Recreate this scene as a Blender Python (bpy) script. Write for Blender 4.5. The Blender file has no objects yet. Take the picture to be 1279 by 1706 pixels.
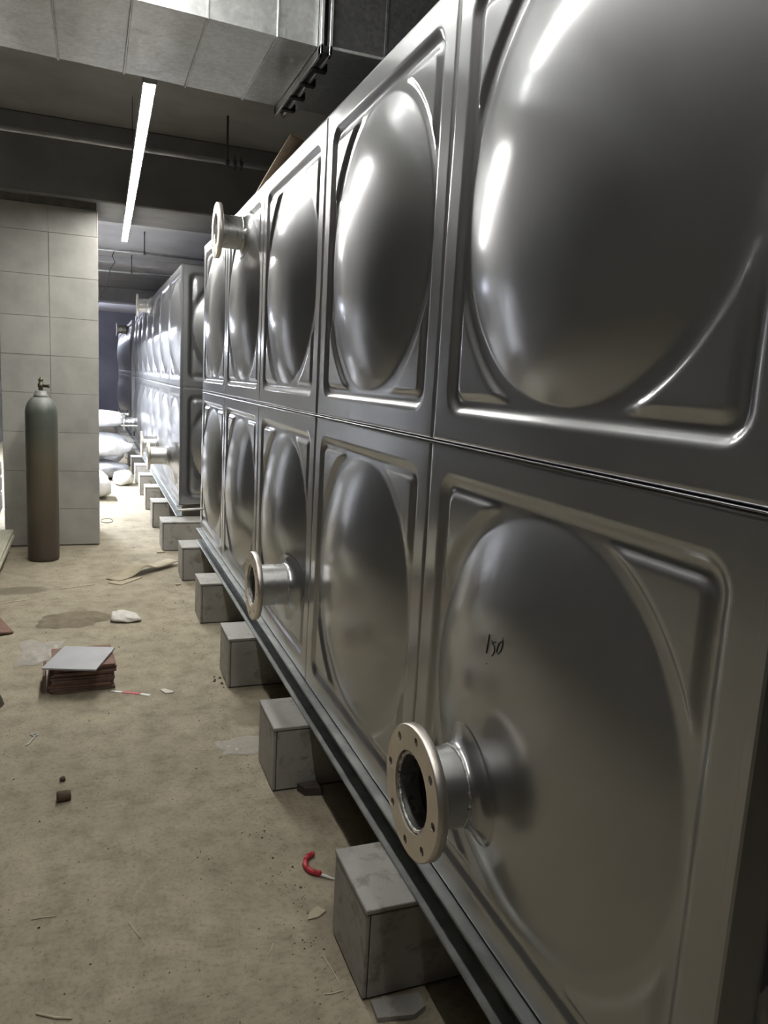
import bpy, math, random
import numpy as np
from mathutils import Vector, Matrix

random.seed(7)
rng = np.random.default_rng(7)
SC = bpy.context.scene
COL = SC.collection
PI = math.pi

# ------------------------------------------------------------------ camera
cam_d = bpy.data.cameras.new('camera')
cam = bpy.data.objects.new('camera', cam_d)
COL.objects.link(cam)
_r = Vector((0.9339, -0.3533, 0.0553)).normalized()
_f = Vector((0.3575, 0.9191, -0.1658)).normalized()
_u = _r.cross(_f).normalized()
_r = _f.cross(_u).normalized()
cam.matrix_world = Matrix(((_r.x, _u.x, -_f.x, -0.7506), (_r.y, _u.y, -_f.y, -1.645),
                           (_r.z, _u.z, -_f.z, 1.4713), (0, 0, 0, 1)))
cam_d.sensor_fit = 'HORIZONTAL'
cam_d.sensor_width = 36.0
cam_d.lens = 1274.6 / 1279 * 36.0
cam_d.clip_start = 0.02
SC.camera = cam

# ------------------------------------------------------------------ world, exposure, lamps
w = bpy.data.worlds.new('world')
SC.world = w
w.use_nodes = True
w.node_tree.nodes['Background'].inputs[0].default_value = (0.55, 0.6, 0.7, 1)
w.node_tree.nodes['Background'].inputs[1].default_value = 0.02
SC.view_settings.view_transform = 'Standard'
SC.view_settings.look = 'None'
SC.view_settings.gamma = 1.0
SC.view_settings.use_curve_mapping = False
SC.view_settings.exposure = 0.48
LED_MAIN = 95.0      # strip light seen in the picture
LED_FAR = 560.0       # cold strip behind the column
LED_NEAR = 58.0       # strip above the camera side of the duct

# ------------------------------------------------------------------ materials
def nodes(name):
    m = bpy.data.materials.new(name)
    m.use_nodes = True
    t = m.node_tree
    return m, t, t.nodes['Principled BSDF'], t.links

def noise(t, vec, scale, detail=4.0, rough=0.55, dist=0.0):
    n = t.nodes.new('ShaderNodeTexNoise')
    n.inputs['Scale'].default_value = scale
    n.inputs['Detail'].default_value = detail
    n.inputs['Roughness'].default_value = rough
    n.inputs['Distortion'].default_value = dist
    t.links.new(vec, n.inputs['Vector'])
    return n.outputs['Fac']

def ramp(t, fac, stops):
    r = t.nodes.new('ShaderNodeValToRGB')
    e = r.color_ramp.elements
    while len(e) < len(stops):
        e.new(0.5)
    for k, (p, c) in enumerate(stops):
        e[k].position = p
        e[k].color = (c[0], c[1], c[2], 1) if hasattr(c, '__len__') else (c, c, c, 1)
    t.links.new(fac, r.inputs[0])
    return r.outputs[0]

def mix(t, fac, a, b, mode='MIX'):
    m = t.nodes.new('ShaderNodeMix')
    m.data_type = 'RGBA'
    m.blend_type = mode
    for s, v in ((m.inputs[0], fac), (m.inputs[6], a), (m.inputs[7], b)):
        if hasattr(v, 'is_output') or hasattr(v, 'links'):
            t.links.new(v, s)
        elif hasattr(v, '__len__'):
            s.default_value = (v[0], v[1], v[2], 1)
        else:
            s.default_value = v
    return m.outputs[2]

def coords(t, kind='Object', scale=(1, 1, 1)):
    if kind == 'World':
        v = t.nodes.new('ShaderNodeNewGeometry').outputs['Position']
    else:
        v = t.nodes.new('ShaderNodeTexCoord').outputs[kind]
    mp = t.nodes.new('ShaderNodeMapping')
    mp.inputs['Scale'].default_value = scale
    t.links.new(v, mp.inputs[0])
    return mp.outputs[0]

def bump(t, p, h, strength, dist):
    b = t.nodes.new('ShaderNodeBump')
    b.inputs['Strength'].default_value = strength
    b.inputs['Distance'].default_value = dist
    t.links.new(h, b.inputs['Height'])
    t.links.new(b.outputs[0], p.inputs['Normal'])

def pm(name, c1, c2=None, scale=6.0, rough=0.7, rough2=None, metal=0.0, bs=0.0, bd=0.004, bscale=60.0,
       kind='World', stretch=(1, 1, 1), lo=0.35, hi=0.65):
    m, t, p, L = nodes(name)
    v = coords(t, kind, stretch)
    f = noise(t, v, scale)
    L.new(ramp(t, f, [(lo, c1), (hi, c2 or c1)]), p.inputs['Base Color'])
    if rough2 is None:
        p.inputs['Roughness'].default_value = rough
    else:
        L.new(ramp(t, noise(t, v, scale * 1.7, 5), [(0.3, rough), (0.7, rough2)]), p.inputs['Roughness'])
    p.inputs['Metallic'].default_value = metal
    if bs:
        bump(t, p, noise(t, v, bscale, 6), bs, bd)
    return m

def steel_mat(name, base, r1, r2, film):
    """polished stainless sheet with faint drips and wiping marks that make it duller in places"""
    m, t, p, L = nodes(name)
    v = coords(t, 'World')
    vs = coords(t, 'World', (2.0, 2.0, 0.55))
    big = noise(t, vs, 2.2, 5, 0.6, 0.6)
    fine = noise(t, coords(t, 'World', (40, 40, 3)), 4.0, 3)
    L.new(ramp(t, noise(t, v, 1.3, 3), [(0.3, base), (0.7, tuple(c * 1.12 for c in base))]), p.inputs['Base Color'])
    r = t.nodes.new('ShaderNodeMapRange')
    L.new(big, r.inputs[0])
    r.inputs[1].default_value = 0.35
    r.inputs[2].default_value = 0.68
    r.inputs[3].default_value = r1
    r.inputs[4].default_value = r2
    L.new(r.outputs[0], p.inputs['Roughness'])
    p.inputs['Metallic'].default_value = 1.0
    br = t.nodes.new('ShaderNodeBsdfAnisotropic')
    br.inputs['Color'].default_value = (base[0] * 1.1, base[1] * 1.1, base[2] * 1.1, 1)
    br.inputs['Roughness'].default_value = 0.47
    mb = t.nodes.new('ShaderNodeMixShader')
    mb.inputs[0].default_value = 0.44
    L.new(p.outputs[0], mb.inputs[1])
    L.new(br.outputs[0], mb.inputs[2])
    L.new(mb.outputs[0], t.nodes['Material Output'].inputs[0])
    if film:
        # dried splash film: thin pale dust, not shadow
        patch = ramp(t, noise(t, coords(t, 'World', (3, 3, 1.2)), 2.4, 7, 0.62, 1.2), [(0.55, 0.0), (0.78, 1.0)])
        mul = t.nodes.new('ShaderNodeMath')
        mul.operation = 'MULTIPLY'
        L.new(patch, mul.inputs[0])
        mul.inputs[1].default_value = film
        d = t.nodes.new('ShaderNodeBsdfDiffuse')
        d.inputs[0].default_value = (0.42, 0.40, 0.35, 1)
        mx = t.nodes.new('ShaderNodeMixShader')
        L.new(mul.outputs[0], mx.inputs[0])
        L.new(mb.outputs[0], mx.inputs[1])
        L.new(d.outputs[0], mx.inputs[2])
        L.new(mx.outputs[0], t.nodes['Material Output'].inputs[0])
    bump(t, p, fine, 0.02, 0.001)
    return m

M = {}
M['steel'] = steel_mat('stainless_steel', (0.43, 0.435, 0.445), 0.13, 0.24, 0.05)
M['pipe_steel'] = steel_mat('pipe_steel', (0.56, 0.56, 0.55), 0.22, 0.34, 0.0)
M['flange'] = pm('machined_flange', (0.70, 0.655, 0.60), (0.78, 0.73, 0.67), 9, 0.36, 0.48, 1.0)
M['weld'] = pm('weld_bead', (0.5, 0.49, 0.47), (0.78, 0.77, 0.74), 90, 0.28, 0.5, 1.0, 0.8, 0.004, 160)
M['pipe_inner'] = pm('pipe_inside', (0.05, 0.035, 0.035), (0.09, 0.07, 0.065), 14, 0.5, None, 0.6)
M['dark_steel'] = pm('shell_steel', (0.08, 0.08, 0.08), (0.12, 0.12, 0.12), 4, 0.6, None, 0.4)
M['channel'] = pm('galvanised_channel', (0.27, 0.283, 0.275), (0.38, 0.395, 0.385), 12, 0.38, 0.55, 0.75, 0.15, 0.001, 90)
M['ink'] = pm('marker_ink', (0.012, 0.012, 0.014), None, 4, 0.6)

def galv_mat(name, a, b, r1, r2):
    m, t, p, L = nodes(name)
    v = coords(t, 'World')
    vo = t.nodes.new('ShaderNodeTexVoronoi')
    vo.inputs['Scale'].default_value = 70
    L.new(v, vo.inputs['Vector'])
    bw = t.nodes.new('ShaderNodeSeparateColor')
    L.new(vo.outputs['Color'], bw.inputs[0])
    sp = ramp(t, bw.outputs[0], [(0.0, a), (1.0, b)])
    cl = ramp(t, noise(t, v, 3.2, 5), [(0.3, 0.78), (0.7, 1.05)])
    L.new(mix(t, 1.0, sp, cl, 'MULTIPLY'), p.inputs['Base Color'])
    L.new(ramp(t, bw.outputs[1], [(0, r1), (1, r2)]), p.inputs['Roughness'])
    p.inputs['Metallic'].default_value = 0.75
    bump(t, p, noise(t, v, 5.0, 2), 0.25, 0.02)
    return m
M['galv'] = galv_mat('galvanised_sheet', (0.60, 0.62, 0.62), (0.74, 0.76, 0.76), 0.34, 0.5)
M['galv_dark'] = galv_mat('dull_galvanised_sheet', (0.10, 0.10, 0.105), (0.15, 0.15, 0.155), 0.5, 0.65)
M['clip'] = pm('blackened_clip', (0.03, 0.03, 0.03), (0.08, 0.075, 0.07), 30, 0.5, None, 0.6)

def floor_mat():
    m, t, p, L = nodes('dusty_concrete_floor')
    v = coords(t, 'World')
    a = ramp(t, noise(t, v, 1.4, 6, 0.6, 0.3), [(0.3, (0.31, 0.272, 0.200)), (0.7, (0.435, 0.382, 0.285))])
    b = ramp(t, noise(t, v, 9, 7, 0.7), [(0.33, 0.72), (0.5, 1.0), (0.68, 1.16)])
    c = mix(t, 1.0, a, b, 'MULTIPLY')
    # stains trodden into the dust
    s = ramp(t, noise(t, coords(t, 'World', (1, 0.7, 1)), 3.1, 8, 0.65, 0.8), [(0.60, 0.0), (0.74, 0.65)])
    c = mix(t, s, c, (0.20, 0.175, 0.135))
    g = ramp(t, noise(t, v, 70, 4, 0.7), [(0.30, (0.62, 0.62, 0.62)), (0.5, (1, 1, 1))])
    c = mix(t, 0.8, c, g, 'MULTIPLY')
    def patch(cx, cy, rx, ry, amt, colr, c):
        sub = t.nodes.new('ShaderNodeVectorMath'); sub.operation = 'SUBTRACT'
        L.new(v, sub.inputs[0]); sub.inputs[1].default_value = (cx, cy, 0)
        mul = t.nodes.new('ShaderNodeVectorMath'); mul.operation = 'MULTIPLY'
        L.new(sub.outputs[0], mul.inputs[0]); mul.inputs[1].default_value = (1 / rx, 1 / ry, 0)
        ln = t.nodes.new('ShaderNodeVectorMath'); ln.operation = 'LENGTH'
        L.new(mul.outputs[0], ln.inputs[0])
        ad = t.nodes.new('ShaderNodeMath'); ad.operation = 'ADD'
        L.new(ln.outputs['Value'], ad.inputs[0])
        nn = t.nodes.new('ShaderNodeMath'); nn.operation = 'MULTIPLY_ADD'
        L.new(noise(t, v, 9, 5), nn.inputs[0]); nn.inputs[1].default_value = 0.9; nn.inputs[2].default_value = -0.45
        L.new(nn.outputs[0], ad.inputs[1])
        return mix(t, ramp(t, ad.outputs[0], [(0.65, amt), (1.05, 0.0)]), c, colr)
    c = patch(-1.19, 3.72, 0.20, 0.13, 0.75, (0.17, 0.15, 0.105), c)   # damp spot
    c = patch(-0.11, 1.50, 0.12, 0.14, 0.6, (0.22, 0.19, 0.14), c)
    c = patch(-0.12, 0.10, 0.11, 0.16, 0.55, (0.20, 0.165, 0.12), c)
    L.new(c, p.inputs['Base Color'])
    p.inputs['Roughness'].default_value = 0.86
    p.inputs['Specular IOR Level'].default_value = 0.25
    bump(t, p, noise(t, v, 26, 9, 0.7), 0.45, 0.012)
    return m
M['floor'] = floor_mat()
M['concrete'] = pm('bare_concrete', (0.17, 0.17, 0.165), (0.24, 0.24, 0.235), 2.2, 0.85, None, 0, 0.25, 0.01, 14)
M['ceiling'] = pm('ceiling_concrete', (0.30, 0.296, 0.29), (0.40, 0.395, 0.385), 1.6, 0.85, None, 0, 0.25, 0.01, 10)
M['far_ceiling'] = pm('lit_tone_concrete', (0.62, 0.62, 0.65), (0.74, 0.74, 0.77), 1.4, 0.85, None, 0, 0.2, 0.01, 9)  # same slab in a lighter tone, the lamp light painted into its colour
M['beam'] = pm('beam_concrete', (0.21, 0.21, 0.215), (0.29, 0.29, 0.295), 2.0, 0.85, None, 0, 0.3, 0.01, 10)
M['wall_dark'] = pm('haze_tint_wall', (0.14, 0.14, 0.17), (0.22, 0.22, 0.26), 0.7, 0.8)  # faint far haze painted in as a bluish wall colour
M['wall_grey'] = pm('rough_plaster', (0.22, 0.215, 0.21), (0.30, 0.295, 0.285), 1.2, 0.85, None, 0, 0.2, 0.01, 12)
M['wall_white'] = pm('pale_wall', (0.34, 0.34, 0.35), (0.42, 0.42, 0.43), 1.2, 0.6)
M['col_tile'] = pm('column_tile', (0.345, 0.335, 0.305), (0.425, 0.415, 0.38), 5, 0.5, 0.62, 0, 0.05, 0.002, 20)
M['grout'] = pm('tile_joint', (0.16, 0.15, 0.135), (0.22, 0.21, 0.19), 20, 0.9)
M['mortar'] = pm('mortar_core', (0.05, 0.045, 0.038), (0.09, 0.08, 0.07), 14, 0.9, None, 0, 0.4, 0.01, 40)
def plinth_tile_mat():
    m, t, p, L = nodes('plinth_tile')
    v = coords(t, 'World')
    a = ramp(t, noise(t, v, 5, 5), [(0.3, (0.335, 0.325, 0.30)), (0.7, (0.44, 0.425, 0.395))])
    s = ramp(t, noise(t, v, 13, 8, 0.7, 0.5), [(0.53, 0.0), (0.66, 0.75)])
    L.new(mix(t, s, a, (0.17, 0.15, 0.125)), p.inputs['Base Color'])
    p.inputs['Roughness'].default_value = 0.55
    return m
M['plinth_tile'] = plinth_tile_mat()

def cylinder_mat():
    """worn grey-green paint above, rust brown below"""
    m, t, p, L = nodes('worn_cylinder_paint')
    tc = t.nodes.new('ShaderNodeTexCoord')
    sep = t.nodes.new('ShaderNodeSeparateXYZ')
    L.new(tc.outputs['Object'], sep.inputs[0])
    v = coords(t, 'Object', (1, 1, 0.6))
    ad = t.nodes.new('ShaderNodeMath'); ad.operation = 'MULTIPLY_ADD'
    L.new(noise(t, v, 7, 6), ad.inputs[0]); ad.inputs[1].default_value = 0.34
    L.new(sep.outputs[2], ad.inputs[2])
    dv = t.nodes.new('ShaderNodeMath'); dv.operation = 'DIVIDE'
    L.new(ad.outputs[0], dv.inputs[0]); dv.inputs[1].default_value = 1.65
    c = ramp(t, dv.outputs[0], [(0.12, (0.075, 0.058, 0.046)), (0.42, (0.105, 0.085, 0.058)), (0.60, (0.115, 0.102, 0.07)),
                                (0.70, (0.085, 0.095, 0.078)), (0.80, (0.10, 0.112, 0.096)), (0.86, (0.23, 0.24, 0.215))])
    s = ramp(t, noise(t, v, 12, 6, 0.7), [(0.62, 0.0), (0.72, 0.6)])
    L.new(mix(t, s, c, (0.06, 0.035, 0.025)), p.inputs['Base Color'])
    p.inputs['Roughness'].default_value = 0.48
    bump(t, p, noise(t, v, 40, 5), 0.1, 0.002)
    return m
M['gas'] = cylinder_mat()
M['cap_paint'] = pm('pale_neck_paint', (0.26, 0.26, 0.235), (0.33, 0.33, 0.30), 20, 0.45)
M['brass'] = pm('dirty_brass', (0.10, 0.09, 0.06), (0.17, 0.15, 0.09), 40, 0.45, None, 0.7)
M['red_tile'] = pm('red_clay_tile', (0.19, 0.105, 0.08), (0.25, 0.14, 0.105), 30, 0.75)
M['brown_tile'] = pm('brown_clay_tile', (0.135, 0.085, 0.068), (0.185, 0.118, 0.095), 30, 0.75)
M['grey_tile'] = pm('grey_glazed_tile', (0.40, 0.405, 0.42), (0.45, 0.455, 0.47), 8, 0.4)
M['card'] = pm('cardboard', (0.40, 0.35, 0.245), (0.47, 0.415, 0.30), 12, 0.85)
M['card_dark'] = pm('brown_cardboard', (0.13, 0.09, 0.055), (0.18, 0.13, 0.08), 12, 0.85)
M['paper'] = pm('dirty_paper', (0.60, 0.57, 0.49), (0.70, 0.67, 0.6), 30, 0.85)
M['bag'] = pm('white_plastic_bag', (0.60, 0.57, 0.50), (0.72, 0.69, 0.63), 25, 0.6)
M['sack'] = pm('woven_white_sack', (0.62, 0.61, 0.60), (0.78, 0.77, 0.76), 7, 0.8, None, 0, 0.5, 0.02, 22)
M['sack_grey'] = pm('grey_sack', (0.22, 0.22, 0.23), (0.32, 0.32, 0.33), 7, 0.8, None, 0, 0.5, 0.02, 22)
M['sand'] = pm('dark_damp_sand', (0.175, 0.147, 0.098), (0.25, 0.21, 0.145), 14, 0.95, None, 0, 0.6, 0.01, 90)
M['dirt'] = pm('dark_sweepings', (0.055, 0.047, 0.037), (0.11, 0.095, 0.07), 40, 0.95, None, 0, 0.6, 0.01, 80)
M['rock'] = pm('brown_rubble', (0.085, 0.06, 0.042), (0.14, 0.10, 0.07), 60, 0.9)
M['grit'] = pm('loose_grit', (0.05, 0.042, 0.032), (0.16, 0.14, 0.11), 60, 0.95)
M['straw'] = pm('dry_straw', (0.56, 0.50, 0.37), (0.68, 0.62, 0.48), 40, 0.8)
M['red'] = pm('red_plastic', (0.50, 0.03, 0.05), (0.62, 0.06, 0.08), 50, 0.45)
M['white_plastic'] = pm('white_plastic', (0.68, 0.67, 0.64), (0.78, 0.77, 0.74), 50, 0.5)
M['wood_dark'] = pm('dark_stained_wood', (0.05, 0.038, 0.036), (0.085, 0.062, 0.058), 30, 0.7, kind='World', stretch=(1, 6, 6))
M['board'] = pm('pale_timber', (0.47, 0.45, 0.34), (0.60, 0.575, 0.45), 7, 0.8, None, 0, 0.2, 0.004, 40, 'World', (9, 1, 9))
M['pipe_paint'] = pm('galvanised_pipe', (0.42, 0.43, 0.45), (0.52, 0.53, 0.55), 10, 0.35, None, 0.7)
M['hanger'] = pm('pipe_hanger_steel', (0.10, 0.10, 0.105), (0.16, 0.16, 0.165), 30, 0.5, None, 0.6)
M['cable'] = pm('black_cable', (0.03, 0.03, 0.03), None, 5, 0.6)
M['lamp_body'] = pm('white_lamp_body', (0.6, 0.6, 0.6), None, 5, 0.5)

def clear_film():
    m, t, p, L = nodes('clear_plastic_film')
    p.inputs['Base Color'].default_value = (0.8, 0.79, 0.77, 1)
    p.inputs['Roughness'].default_value = 0.2
    p.inputs['Alpha'].default_value = 0.16
    return m
M['film'] = clear_film()

def led(name, col, s):
    m, t, p, L = nodes(name)
    p.inputs['Base Color'].default_value = (0.8, 0.8, 0.8, 1)
    p.inputs['Emission Color'].default_value = (*col, 1)
    p.inputs['Emission Strength'].default_value = s
    return m
M['led_main'] = led('led_diffuser', (1.0, 0.985, 0.94), LED_MAIN)
M['led_near'] = led('near_led_diffuser', (1.0, 0.98, 0.93), LED_NEAR)
M['led_end_fill'] = led('end_fill_diffuser', (0.8, 0.84, 1.0), 260.0)
M['led_far'] = led('cold_led_diffuser', (0.88, 0.92, 1.0), LED_FAR)

# ------------------------------------------------------------------ mesh helpers
class MB:
    def __init__(s):
        s.v, s.f, s.sm = [], [], []
    def add(s, vs, fs, smooth=False):
        o = len(s.v)
        s.v += [tuple(p) for p in vs]
        s.f += [tuple(i + o for i in f) for f in fs]
        s.sm += [smooth] * len(fs)
        return s
    def box(s, x0, x1, y0, y1, z0, z1):
        return s.add([(x0, y0, z0), (x1, y0, z0), (x1, y1, z0), (x0, y1, z0), (x0, y0, z1), (x1, y0, z1), (x1, y1, z1), (x0, y1, z1)],
                     [(0, 3, 2, 1), (4, 5, 6, 7), (0, 1, 5, 4), (1, 2, 6, 5), (2, 3, 7, 6), (3, 0, 4, 7)])
    def slab(s, x0, x1, y0, y1, z0, z1, b=0.004):
        """box with chamfered edges"""
        X, Y, Z = (x0, x1), (y0, y1), (z0, z1)
        vs, idx = [], {}
        for i in (0, 1):
            for j in (0, 1):
                for k in (0, 1):
                    for a in range(3):
                        p = [X[i], Y[j], Z[k]]
                        for q, (e, rr) in enumerate(zip((i, j, k), (X, Y, Z))):
                            if q != a:
                                p[q] += b if e == 0 else -b
                        idx[(i, j, k, a)] = len(vs); vs.append(p)
        fs = []
        for a in range(3):
            o1, o2 = [q for q in range(3) if q != a]
            for e in (0, 1):
                ring = []
                for (m1, m2) in ((0, 0), (1, 0), (1, 1), (0, 1)):
                    c = [0, 0, 0]; c[a] = e; c[o1] = m1; c[o2] = m2
                    ring.append(idx[(*c, a)])
                fs.append(tuple(ring))
        for a in range(3):           # edges running along axis a
            o1, o2 = [q for q in range(3) if q != a]
            for m1 in (0, 1):
                for m2 in (0, 1):
                    c0 = [0, 0, 0]; c0[o1] = m1; c0[o2] = m2; c1 = list(c0); c1[a] = 1
                    fs.append((idx[(*c0, o1)], idx[(*c1, o1)], idx[(*c1, o2)], idx[(*c0, o2)]))
        for i in (0, 1):
            for j in (0, 1):
                for k in (0, 1):
                    fs.append((idx[(i, j, k, 0)], idx[(i, j, k, 1)], idx[(i, j, k, 2)]))
        return s.add(vs, fs)
    def lathe(s, prof, n=32, axis='z', c=(0, 0, 0), cap=True, smooth=True):
        """prof: (radius, distance along axis)"""
        vs, fs = [], []
        for r, h in prof:
            for k in range(n):
                a = 2 * PI * k / n
                p, q = r * math.cos(a), r * math.sin(a)
                vs.append({'z': (c[0] + p, c[1] + q, c[2] + h), 'x': (c[0] + h, c[1] + p, c[2] + q), 'y': (c[0] + q, c[1] + h, c[2] + p)}[axis])
        for i in range(len(prof) - 1):
            for k in range(n):
                k2 = (k + 1) % n
                fs.append((i * n + k, i * n + k2, (i + 1) * n + k2, (i + 1) * n + k))
        s.add(vs, fs, smooth)
        if cap:
            o = len(s.v) - len(vs)
            s.f += [tuple(o + k for k in range(n))[::-1], tuple(o + (len(prof) - 1) * n + k for k in range(n))]
            s.sm += [False, False]
        return s
    def tube(s, pts, r, n=8, closed=False):
        pts = [Vector(p) for p in pts]
        rr = r if hasattr(r, '__len__') else [r] * len(pts)
        vs, fs = [], []
        N = len(pts)
        up = Vector((0, 0, 1))
        for i, p in enumerate(pts):
            d = (pts[(i + 1) % N] - pts[i - 1]) if closed else (pts[min(i + 1, N - 1)] - pts[max(i - 1, 0)])
            d.normalize()
            a = d.cross(up)
            if a.length < 1e-3:
                a = d.cross(Vector((0, 1, 0)))
            a.normalize()
            b = a.cross(d)
            for k in range(n):
                t = 2 * PI * k / n
                vs.append(p + (a * math.cos(t) + b * math.sin(t)) * rr[i])
        for i in range(N if closed else N - 1):
            for k in range(n):
                j, k2 = (i + 1) % N, (k + 1) % n
                fs.append((i * n + k, i * n + k2, j * n + k2, j * n + k))
        if not closed:
            fs.append(tuple(range(n))[::-1]); fs.append(tuple((N - 1) * n + k for k in range(n)))
        return s.add(vs, fs, True)
    def sheet(s, rows, th, smooth=True):
        """rows: grid of points (list of lists); gives it a thickness along its normal"""
        R, Cn = len(rows), len(rows[0])
        P = [[Vector(p) for p in r] for r in rows]
        top, bot = [], []
        for i in range(R):
            for j in range(Cn):
                du = P[min(i + 1, R - 1)][j] - P[max(i - 1, 0)][j]
                dv = P[i][min(j + 1, Cn - 1)] - P[i][max(j - 1, 0)]
                n = du.cross(dv).normalized()
                if n.z < 0:
                    n = -n
                top.append(P[i][j] + n * th); bot.append(P[i][j])
        g = lambda i, j: i * Cn + j
        o = R * Cn
        fs = []
        for i in range(R - 1):
            for j in range(Cn - 1):
                fs.append((g(i, j), g(i, j + 1), g(i + 1, j + 1), g(i + 1, j)))
                fs.append((o + g(i, j), o + g(i + 1, j), o + g(i + 1, j + 1), o + g(i, j + 1)))
        s.add(top + bot, fs, smooth)
        o0 = len(s.v) - 2 * R * Cn
        rim = [g(0, j) for j in range(Cn)] + [g(i, Cn - 1) for i in range(1, R)] + [g(R - 1, j) for j in range(Cn - 2, -1, -1)] + [g(i, 0) for i in range(R - 2, 0, -1)]
        for a, b in zip(rim, rim[1:] + rim[:1]):
            s.f.append((o0 + a, o0 + b, o0 + o + b, o0 + o + a)); s.sm.append(False)
        return s
    def prism(s, poly, z0, z1):
        n = len(poly)
        vs = [(x, y, z0) for x, y in poly] + [(x, y, z1) for x, y in poly]
        return s.add(vs, [tuple(range(n))[::-1], tuple(range(n, 2 * n))] + [(i, (i + 1) % n, n + (i + 1) % n, n + i) for i in range(n)])
    def mesh(s, name, mat):
        me = bpy.data.meshes.new(name)
        me.from_pydata(s.v, [], s.f)
        me.polygons.foreach_set('use_smooth', s.sm)
        for m in (mat if isinstance(mat, (list, tuple)) else [mat]):
            me.materials.append(m)
        import bmesh
        bm = bmesh.new(); bm.from_mesh(me)
        bmesh.ops.recalc_face_normals(bm, faces=bm.faces)
        bm.to_mesh(me); bm.free()
        return me
    def skew(s, k, x0):
        s.v = [(x, y + k * min(x - x0, 0), z) for x, y, z in s.v]
        return s
    def obj(s, name, mat, parent=None, loc=None, rotz=0):
        return link(name, s.mesh(name, mat), parent, loc, rotz)

def link(name, me, parent=None, loc=None, rotz=0):
    o = bpy.data.objects.new(name, me)
    COL.objects.link(o)
    if parent:
        o.parent = parent
    if loc:
        o.location = loc
    if rotz:
        o.rotation_euler.z = rotz
    return o

def tag(o, label, cat, group=None):
    o['label'] = label; o['category'] = cat
    if group:
        o['group'] = group
    return o

def thing(name, label, cat, loc=(0, 0, 0), group=None, rotz=0):
    o = link(name, None, None, loc, rotz)
    return tag(o, label, cat, group)

def struct(name, mb, mat, label=None):
    o = mb.obj(name, mat)
    o['kind'] = 'structure'
    if label:
        o['label'] = label
    return o

# ------------------------------------------------------------------ room shell
struct('floor', MB().box(-6.0, 4.0, -5.0, 27.0, -0.2, 0.0), M['floor'])
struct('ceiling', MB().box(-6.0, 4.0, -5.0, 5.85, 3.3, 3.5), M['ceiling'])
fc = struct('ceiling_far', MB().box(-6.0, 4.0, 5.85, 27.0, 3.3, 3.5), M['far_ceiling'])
struct('wall_left', MB().box(-6.2, -6.0, -5.0, 27.0, -0.2, 3.5), M['wall_grey'])
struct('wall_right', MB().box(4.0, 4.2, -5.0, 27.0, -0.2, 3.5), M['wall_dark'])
struct('wall_back', MB().box(-6.2, 4.2, -5.2, -5.0, -0.2, 3.5), M['wall_grey'])
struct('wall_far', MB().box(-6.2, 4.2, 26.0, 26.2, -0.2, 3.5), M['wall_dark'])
struct('wall_light_shield', MB().box(-2.45, -2.3, 5.85, 19.0, 0.0, 3.3), M['wall_white'])  # added wall: keeps far strip light off the left side, reflects in tanks
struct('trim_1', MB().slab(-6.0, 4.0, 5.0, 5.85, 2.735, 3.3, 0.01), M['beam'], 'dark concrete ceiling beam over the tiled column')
struct('trim_2', MB().slab(-6.0, 4.0, 17.6, 18.2, 2.98, 3.3, 0.01), M['far_ceiling'], 'concrete header beam at the far end, coloured as if lit')
for k, yy in enumerate((8.5, 12.4)):
    struct('trim_%d' % (k + 3), MB().slab(-6.0, 4.0, yy, yy + 0.3, 3.2, 3.3, 0.006), M['far_ceiling'])

# ------------------------------------------------------------------ tiled column
col = MB().box(-1.385, -0.695, 5.07, 5.75, 0.0, 2.733).obj('column', M['grout'])
col['kind'] = 'structure'; col['label'] = 'square column clad in pale grey tiles behind the gas cylinder'
zs = [0.012, 0.312, 0.624, 0.937, 1.247, 1.540, 1.838, 2.152, 2.476, 2.675]
ft = MB().slab(0, 0.351, 0, 0.012, 0, 0.306, 0.001).mesh('tile', M['col_tile'])
for i in range(9):
    for j in range(2):
        o = link('tile', ft, col, (-1.394 + j * 0.3535 + random.uniform(-.001, .001), 5.058 + random.uniform(-.0015, .0015), zs[i]))
        o.scale.z = (zs[i + 1] - zs[i] - 0.0025) / 0.306
        if i == 8 and j == 1:
            o.scale.x = 0.985
st = MB().slab(0, 0.012, 0, 0.343, 0, 0.306, 0.0025).mesh('side_tile', M['col_tile'])
for i in range(9):
    for j in range(2):
        o = link('side_tile', st, col, (-0.695, 5.06 + j * 0.347, zs[i])); o.scale.z = (zs[i + 1] - zs[i] - 0.0025) / 0.306
        o = link('side_tile', st, col, (-1.397, 5.06 + j * 0.347, zs[i])); o.scale.z = (zs[i + 1] - zs[i] - 0.0025) / 0.306

# ------------------------------------------------------------------ stainless tanks
H_DOME, R_DOME, REC = 0.062, 0.40, 0.012
def sst(a, b, x):
    t = np.clip((x - a) / (b - a), 0, 1)
    return t * t * (3 - 2 * t)

def panel_height(u, v):
    x, y = np.abs(u - .5), np.abs(v - .5)
    def rr(hs, r):
        qx, qy = x - hs + r, y - hs + r
        return np.minimum(np.maximum(qx, qy), 0) + np.hypot(np.maximum(qx, 0), np.maximum(qy, 0)) - r
    h = -REC * sst(0.0, 0.022, -rr(0.435, 0.055))
    d = np.hypot(u - .5, v - .5)
    t = np.clip(d / R_DOME, 0, 1)
    cap = (1 - t ** 2.3)
    h = h + H_DOME * cap
    pad = np.maximum(rr(0.402, 0.03), (R_DOME + 0.028) - d)
    h = h + 0.0095 * sst(0.0, 0.017, -pad)
    e = np.minimum(0.5 - x, 0.5 - y)          # folded outer edge
    h = h - 0.009 * (1 - sst(0.0, 0.006, e))
    return h

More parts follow.
